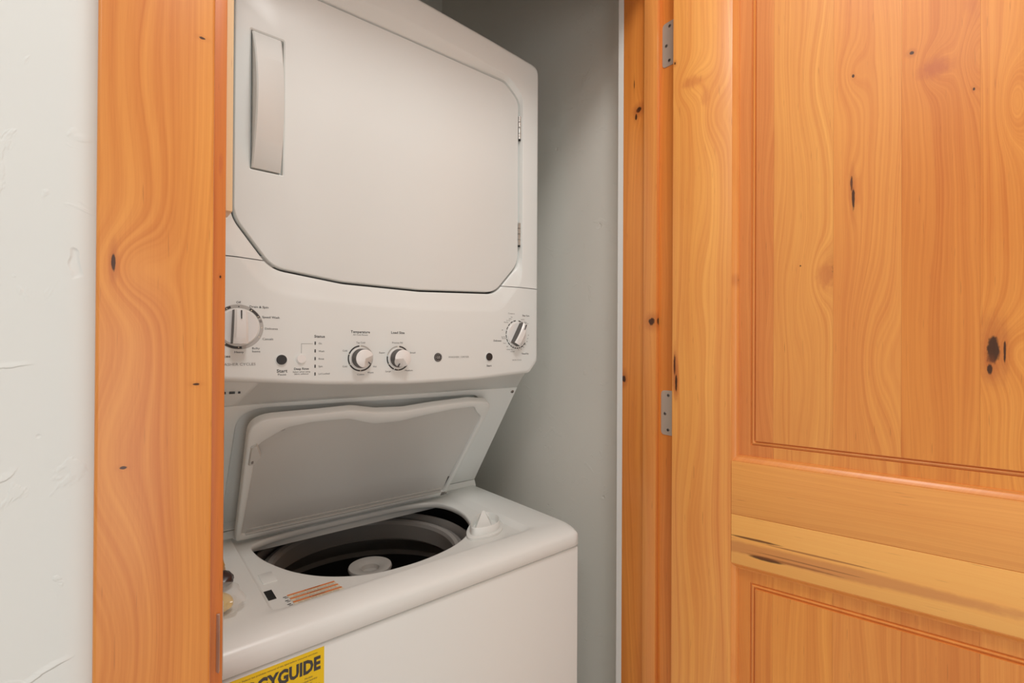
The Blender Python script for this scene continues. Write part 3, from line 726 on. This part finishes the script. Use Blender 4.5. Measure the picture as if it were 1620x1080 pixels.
# lid switch opening
b = bmesh.new(); box_bm(b, (.1765, .7960, .9401), (.1880, .8290, .9408)); bm_fin('lid_switch_slot', b, M['black'], deck)
# latch pad ridge
box('latch_ridge', (.1815, .8550, .9398), (.203, .895, .9414), M['enamel'], deck, bev=.0006)
# bleach dispenser: triangular open cup with a tall pointed back
TC = (.590, .862)
cup = [(.5445, .797), (.560, .784), (.590, .778), (.618, .786), (.642, .812), (.650, .840), (.638, .868), (.606, .866), (.565, .830)]

cupp = smooth_closed(cup, 2); cc_ = (sum(p[0] for p in cupp)/len(cupp), sum(p[1] for p in cupp)/len(cupp))
def sc_(P, s): return [(cc_[0]+(x-cc_[0])*s, cc_[1]+(y-cc_[1])*s) for x, y in P]
def top_h(x, y): return .9775 + .0*max(0, (y-.85))
rs = [[(x, y, .9398) for x, y in sc_(cupp, 1.10)], [(x, y, .9445) for x, y in sc_(cupp, 1.10)], [(x, y, .9458) for x, y in sc_(cupp, 1.05)], [(x, y, .9458) for x, y in sc_(cupp, .90)],
      [(x, y, .9595) for x, y in sc_(cupp, .88)], [(x, y, .9608) for x, y in sc_(cupp, .85)], [(x, y, .9595) for x, y in sc_(cupp, .82)], [(x, y, .9475) for x, y in sc_(cupp, .74)]]
V, F = loft(rs, True, True); disp = new_mesh('bleach_dispenser', V, F, M['plastic'], deck, 45)
fin_v = [(.563, .803, .948), (.604, .795, .948), (.630, .838, .948), (.598, .848, .948), (.6055, .8350, .9745), (.6105, .8335, .9745)]
fin_f = [(0, 1, 5, 4), (1, 2, 5), (2, 3, 4, 5), (3, 0, 4), (0, 3, 2, 1)]
new_mesh('cup_fin', fin_v, fin_f, M['plastic'], disp, 0)
# warning label
b = bmesh.new(); LZ = .94065
S = Matrix(((1, 0, 0, 0), (0, 1, 0, 0), (0, 0, 1, LZ), (0, 0, 0, 1)))
def flat(b, x0, y0, x1, y1, z, mi, sk=0):
    vs = [b.verts.new(p) for p in ((x0, y0, z), (x1, y0, z), (x1+sk, y1, z), (x0+sk, y1, z))]; f = b.faces.new(vs); f.material_index = mi
for k in range(3):
    y = .7590 + k*.0128
    x0, x1 = .2045-.001*k, .2760+.0015*(2-k)
    flat(b, x0, y, x1, y+.0112, LZ, 1)
    flat(b, x0, y+.0068, x1-.001, y+.0112, LZ+.0001, 0)
    box_bm(b, (.2290, y+.0070, LZ+.0001), (.2296, y+.0110, LZ+.0002), mi=2)
    text_mesh(b, 'WARNING', .2420, y+.0089, .0042, .020, M4=Matrix.Translation((0, 0, LZ+.00025)), mi=2)
    for q in range(2): text_mesh(b, 'Can cause death or electrical shock', .2410, y+.0050-.0030*q, .0028, .062, M4=Matrix.Translation((0, 0, LZ+.00015)), mi=3)
    box_bm(b, (.1960, y+.0062, LZ), (.2010, y+.0078, LZ+.0002), mi=2); box_bm(b, (.1975, y+.0020, LZ), (.2025, y+.0034, LZ+.0002), mi=3)
wl = bm_fin('warning_label', b, [M['orange'], M['labelwhite'], M['ink'], M['inkgrey']], deck, 0)
wl['label'] = 'orange and white warning label'

# tub
tc = (.411, .982)
tub = lathe('black_tub_liner', [(.250, .9350), (.262, .9345), (.262, .50), (.02, .49)], tc, M['black'], app)  # black liner added so the cabinet interior looks unlit around the basket
lathe('tub_cover', [(.261, .8700), (.245, .8760), (.2330, .8860), (.2280, .8930), (.2250, .8950), (.2220, .8935), (.2205, .8850), (.2215, .8650)], tc, M['greyring'], tub)
basket = lathe('wash_basket', [(.252, .790), (.252, .56), (.225, .53), (.02, .525)], tc, M['basket'], app)
lathe('balance_ring', [(.252, .775), (.2515, .7880), (.2260, .8080), (.2000, .8340), (.1960, .8375), (.1965, .8395), (.1895, .8430), (.1845, .8790), (.1870, .8870), (.1940, .8900), (.2060, .8850), (.2130, .8700), (.2130, .84)], tc, M['greyring'], basket, smooth=25)
AC = (.4165, .982)
agi = lathe('agitator', [(0.0, .835), (.030, .835), (.034, .79), (.040, .70), (.055, .62), (.10, .575), (.165, .555), (.20, .545), (.20, .53)], AC, M['basket'], app)
lathe('agitator_cap', [(0, .8450), (.017, .8450), (.019, .8540), (.024, .8572), (.040, .8600), (.0440, .8590), (.0455, .8550), (.0440, .8500), (.034, .833)], AC, M['silver'], agi)
for k in range(4):
    a = R(30+90*k); ca, sa = math.cos(a), math.sin(a)
    pts = [(.034, .74), (.050, .75), (.075, .74), (.070, .70), (.10, .62), (.15, .60), (.17, .565), (.05, .56)]
    V = []
    for off in (-.004, .004):
        V += [(AC[0]+r*ca-off*sa, AC[1]+r*sa+off*ca, z) for r, z in pts]
    n = len(pts); F = [tuple(range(n))[::-1], tuple(range(n, 2*n))] + [(i, (i+1) % n, n+(i+1) % n, n+i) for i in range(n)]
    new_mesh('vane', V, F, M['gasket'], agi, 40)

# the open lid, in its own frame: x, L (along the leaning lid), n (towards the viewer, underside)
LP = Vector((0, 1.054, .9440)); LD = Vector((0, -.565, .825)); LN = Vector((0, -.825, -.565))
def lp(x, L, h): return Vector((x, 0, 0)) + LP + LD*L + LN*h
lidc = (.412, .155)
OUT = round_poly([(.1735, .005, .006), (.6440, .005, .006), (.6640, .260, 0), (.6640, .3100, .024), (.60, .3190, .05), (.51, .3140, .06), (.445, .3070, .06), (.385, .3100, .06), (.335, .3215, .06), (.27, .3190, .05), (.1640, .3170, .036)], 8)
INN = round_poly([(.1815, .019, .006), (.6340, .019, .006), (.6520, .255, 0), (.6490, .270, .012), (.631, .2850, .012), (.618, .3020, .01), (.560, .3000, .05), (.50, .2920, .06), (.44, .2810, .06), (.385, .2810, .06), (.33, .3010, .05), (.262, .3010, .03), (.225, .2940, .01), (.208, .2820, .01), (.182, .260, .02)], 8)
LA = angles(300, lidc, [(.1735, .005), (.644, .005)])
def lr(poly, h): return [tuple(lp(x, L, h)) for x, L in radial(poly, lidc, LA)]
rings = [lr(OUT, -.016), lr(OUT, -.003), lr(inset(OUT, .0012, lidc), -.0008), lr(inset(OUT, .003, lidc), 0), lr(inset(INN, -.0015, lidc), 0), lr(INN, -.0010), lr(inset(INN, .0012, lidc), -.0050), lr(inset(INN, .004, lidc), -.0062)]
V, F = loft(rings, True, True)
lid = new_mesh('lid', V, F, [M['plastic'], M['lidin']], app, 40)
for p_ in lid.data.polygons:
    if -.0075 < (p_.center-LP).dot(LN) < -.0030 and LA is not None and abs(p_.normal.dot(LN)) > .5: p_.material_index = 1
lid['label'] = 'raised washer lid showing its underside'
b = bmesh.new()
box_bm(b, (.190, .017, -.006), (.628, .0225, -.0005), .0008); box_bm(b, (.192, .0285, -.0065), (.626, .0305, -.0040), .0005)
o = bm_fin('lid_rib', b, M['lidin'], lid); LM = Matrix(((1, 0, 0, 0), (0, LD.y, LN.y, LP.y), (0, LD.z, LN.z, LP.z), (0, 0, 0, 1))); o.data.transform(LM)
for x, L in ((.2175, .2900), (.6300, .2950)):
    b = bmesh.new(); cyl_bm(b, (x, L, -.006), (x, L, -.0020), .0062, .0050, 20, 0); cyl_bm(b, (x, L, -.0025), (x, L, -.0016), .0022, n=10, mi=1)
    o = bm_fin('screw', b, [M['silver'], M['screw']], lid); o.data.transform(LM)
# latch strike boss on the lid's left rim
b = bmesh.new()
V = [(.1725, .215, 0), (.184, .215, 0), (.191, .237, 0), (.181, .265, 0), (.172, .259, 0)]
V2 = [(x+(.0015 if x < .177 else -.002), L+(.002 if L < .225 else -.002), .0045) for x, L, _ in V]
n = 5; vs = [b.verts.new(p) for p in V+V2]
b.faces.new([vs[n+i] for i in range(n)])
for i in range(n): b.faces.new((vs[i], vs[(i+1) % n], vs[n+(i+1) % n], vs[n+i]))
box_bm(b, (.1760, .222, .004), (.1790, .227, .0062), mi=1)
o = bm_fin('lid_latch', b, [M['lidin'], M['screw']], lid, 0); o.data.transform(LM)
# hinge bracket at the lid's lower right corner
b = bmesh.new(); box_bm(b, (.6290, .008, -.008), (.6410, .020, .001), .0015, mi=0); cyl_bm(b, (.6230, .010, -.003), (.6470, .010, -.003), .0030, n=14, mi=0); box_bm(b, (.6340, .022, -.0060), (.6390, .070, -.0048), mi=1)
o = bm_fin('lid_hinge', b, [M['screw'], M['gasket']], lid); o.data.transform(LM)

# energy guide card on the front
EY = .6944
b = bmesh.new()
def eb(x0, z0, x1, z1, d, mi):
    vs = [b.verts.new(p) for p in ((x0, EY-d, z0), (x1, EY-d, z0), (x1, EY-d, z1), (x0, EY-d, z1))]; f = b.faces.new(vs); f.material_index = mi
box_bm(b, (.0945, EY-.0004, .722), (.2270, EY, .9015), mi=0)
sv = FY; FY = EY-.0004
text_mesh(b, 'ENERGYGUIDE', .1585, .8805, .0250, .1260, mi=1, bold=.0011)
text_mesh(b, 'U.S. Government  Federal law prohibits removal of this label before consumer purchase.', .1580, .8965, .0030, .120, mi=1)
text_mesh(b, 'Clothes Washer', .1240, .8660, .0040, .040, mi=1); text_mesh(b, 'Capacity Class: Standard', .1260, .8615, .0036, .045, mi=1)
for k in range(4): text_mesh(b, ('Models:', 'Stacked laundry', 'center', 'Type: top load')[k], .2060, .8660-.0042*k, .0036, mi=1)
for k in range(2): text_mesh(b, ('Estimated Yearly', 'Energy Cost')[k], .158, .845-.008*k, .007, mi=1)
FY = sv
for z in (.852, .825, .78): eb(.096, z, .221, z+.0005, .0006, 1)
ecard = bm_fin('energy_card', b, [M['yellow'], M['ink']], fp_, 0); ecard['label'] = 'yellow energy guide card'

# ------------------------------------------------------------------ things on the washer's left edge
gb = NT('clear_plastic'); gb.b.inputs['Base Color'].default_value = (.95, .95, .93, 1); gb.b.inputs['Roughness'].default_value = .12
gb.b.inputs['Transmission Weight'].default_value = .0; gb.b.inputs['Alpha'].default_value = .22; gb.b.inputs['Specular IOR Level'].default_value = 1
M['clear'] = gb.m
def lump(name, c, s, mat, rough, seed, parent=None, sub=3, flat_bottom=None):
    flat_bottom += .0006
    from mathutils import noise
    bm = bmesh.new(); bmesh.ops.create_icosphere(bm, subdivisions=sub, radius=1)
    for v in bm.verts:
        q = noise.noise(v.co*1.6+Vector((seed, 0, 0)))*rough + abs(noise.noise(v.co*4+Vector((0, seed, 0))))*rough*.5
        v.co = Vector((c[0]+v.co.x*s[0]*(1+q), c[1]+v.co.y*s[1]*(1+q), max(flat_bottom, c[2]+v.co.z*s[2]*(1+q))))
    return bm_fin(name, bm, mat, parent, 30)
D = .9494
amber = plain('amber_wrap', srgb(206, 150, 60), .3); brown = plain('dark_brown_wrap', srgb(58, 36, 34), .3); yel = plain('yellow_wrap', srgb(222, 184, 84), .3)
def tagit(o, label, cat, group=None):
    o['label'] = label; o['category'] = cat
    if group: o['group'] = group
tagit(lump('packet', (.1190, .915, D+.016), (.017, .034, .015), amber, .25, 3.1, flat_bottom=D), 'amber packet on the washer edge, rearmost of the three behind the door casing', 'packet', 'small packets on the washer edge')
tagit(lump('packet', (.1230, .862, D+.014), (.017, .018, .012), brown, .25, 5.3, flat_bottom=D), 'dark brown packet on the washer edge between the amber and yellow ones', 'packet', 'small packets on the washer edge')
tagit(lump('packet', (.1110, .792, D+.0125), (.016, .026, .0105), yel, .2, 8.7, flat_bottom=D+.001), 'yellow packet on the washer edge inside the clear bag', 'packet', 'small packets on the washer edge')
tagit(lump('plastic_bag', (.1150, .797, D+.015), (.026, .042, .0160), M['clear'], .25, 2.2, flat_bottom=D), 'crumpled clear plastic bag on the washer edge beside the left door casing', 'bag')
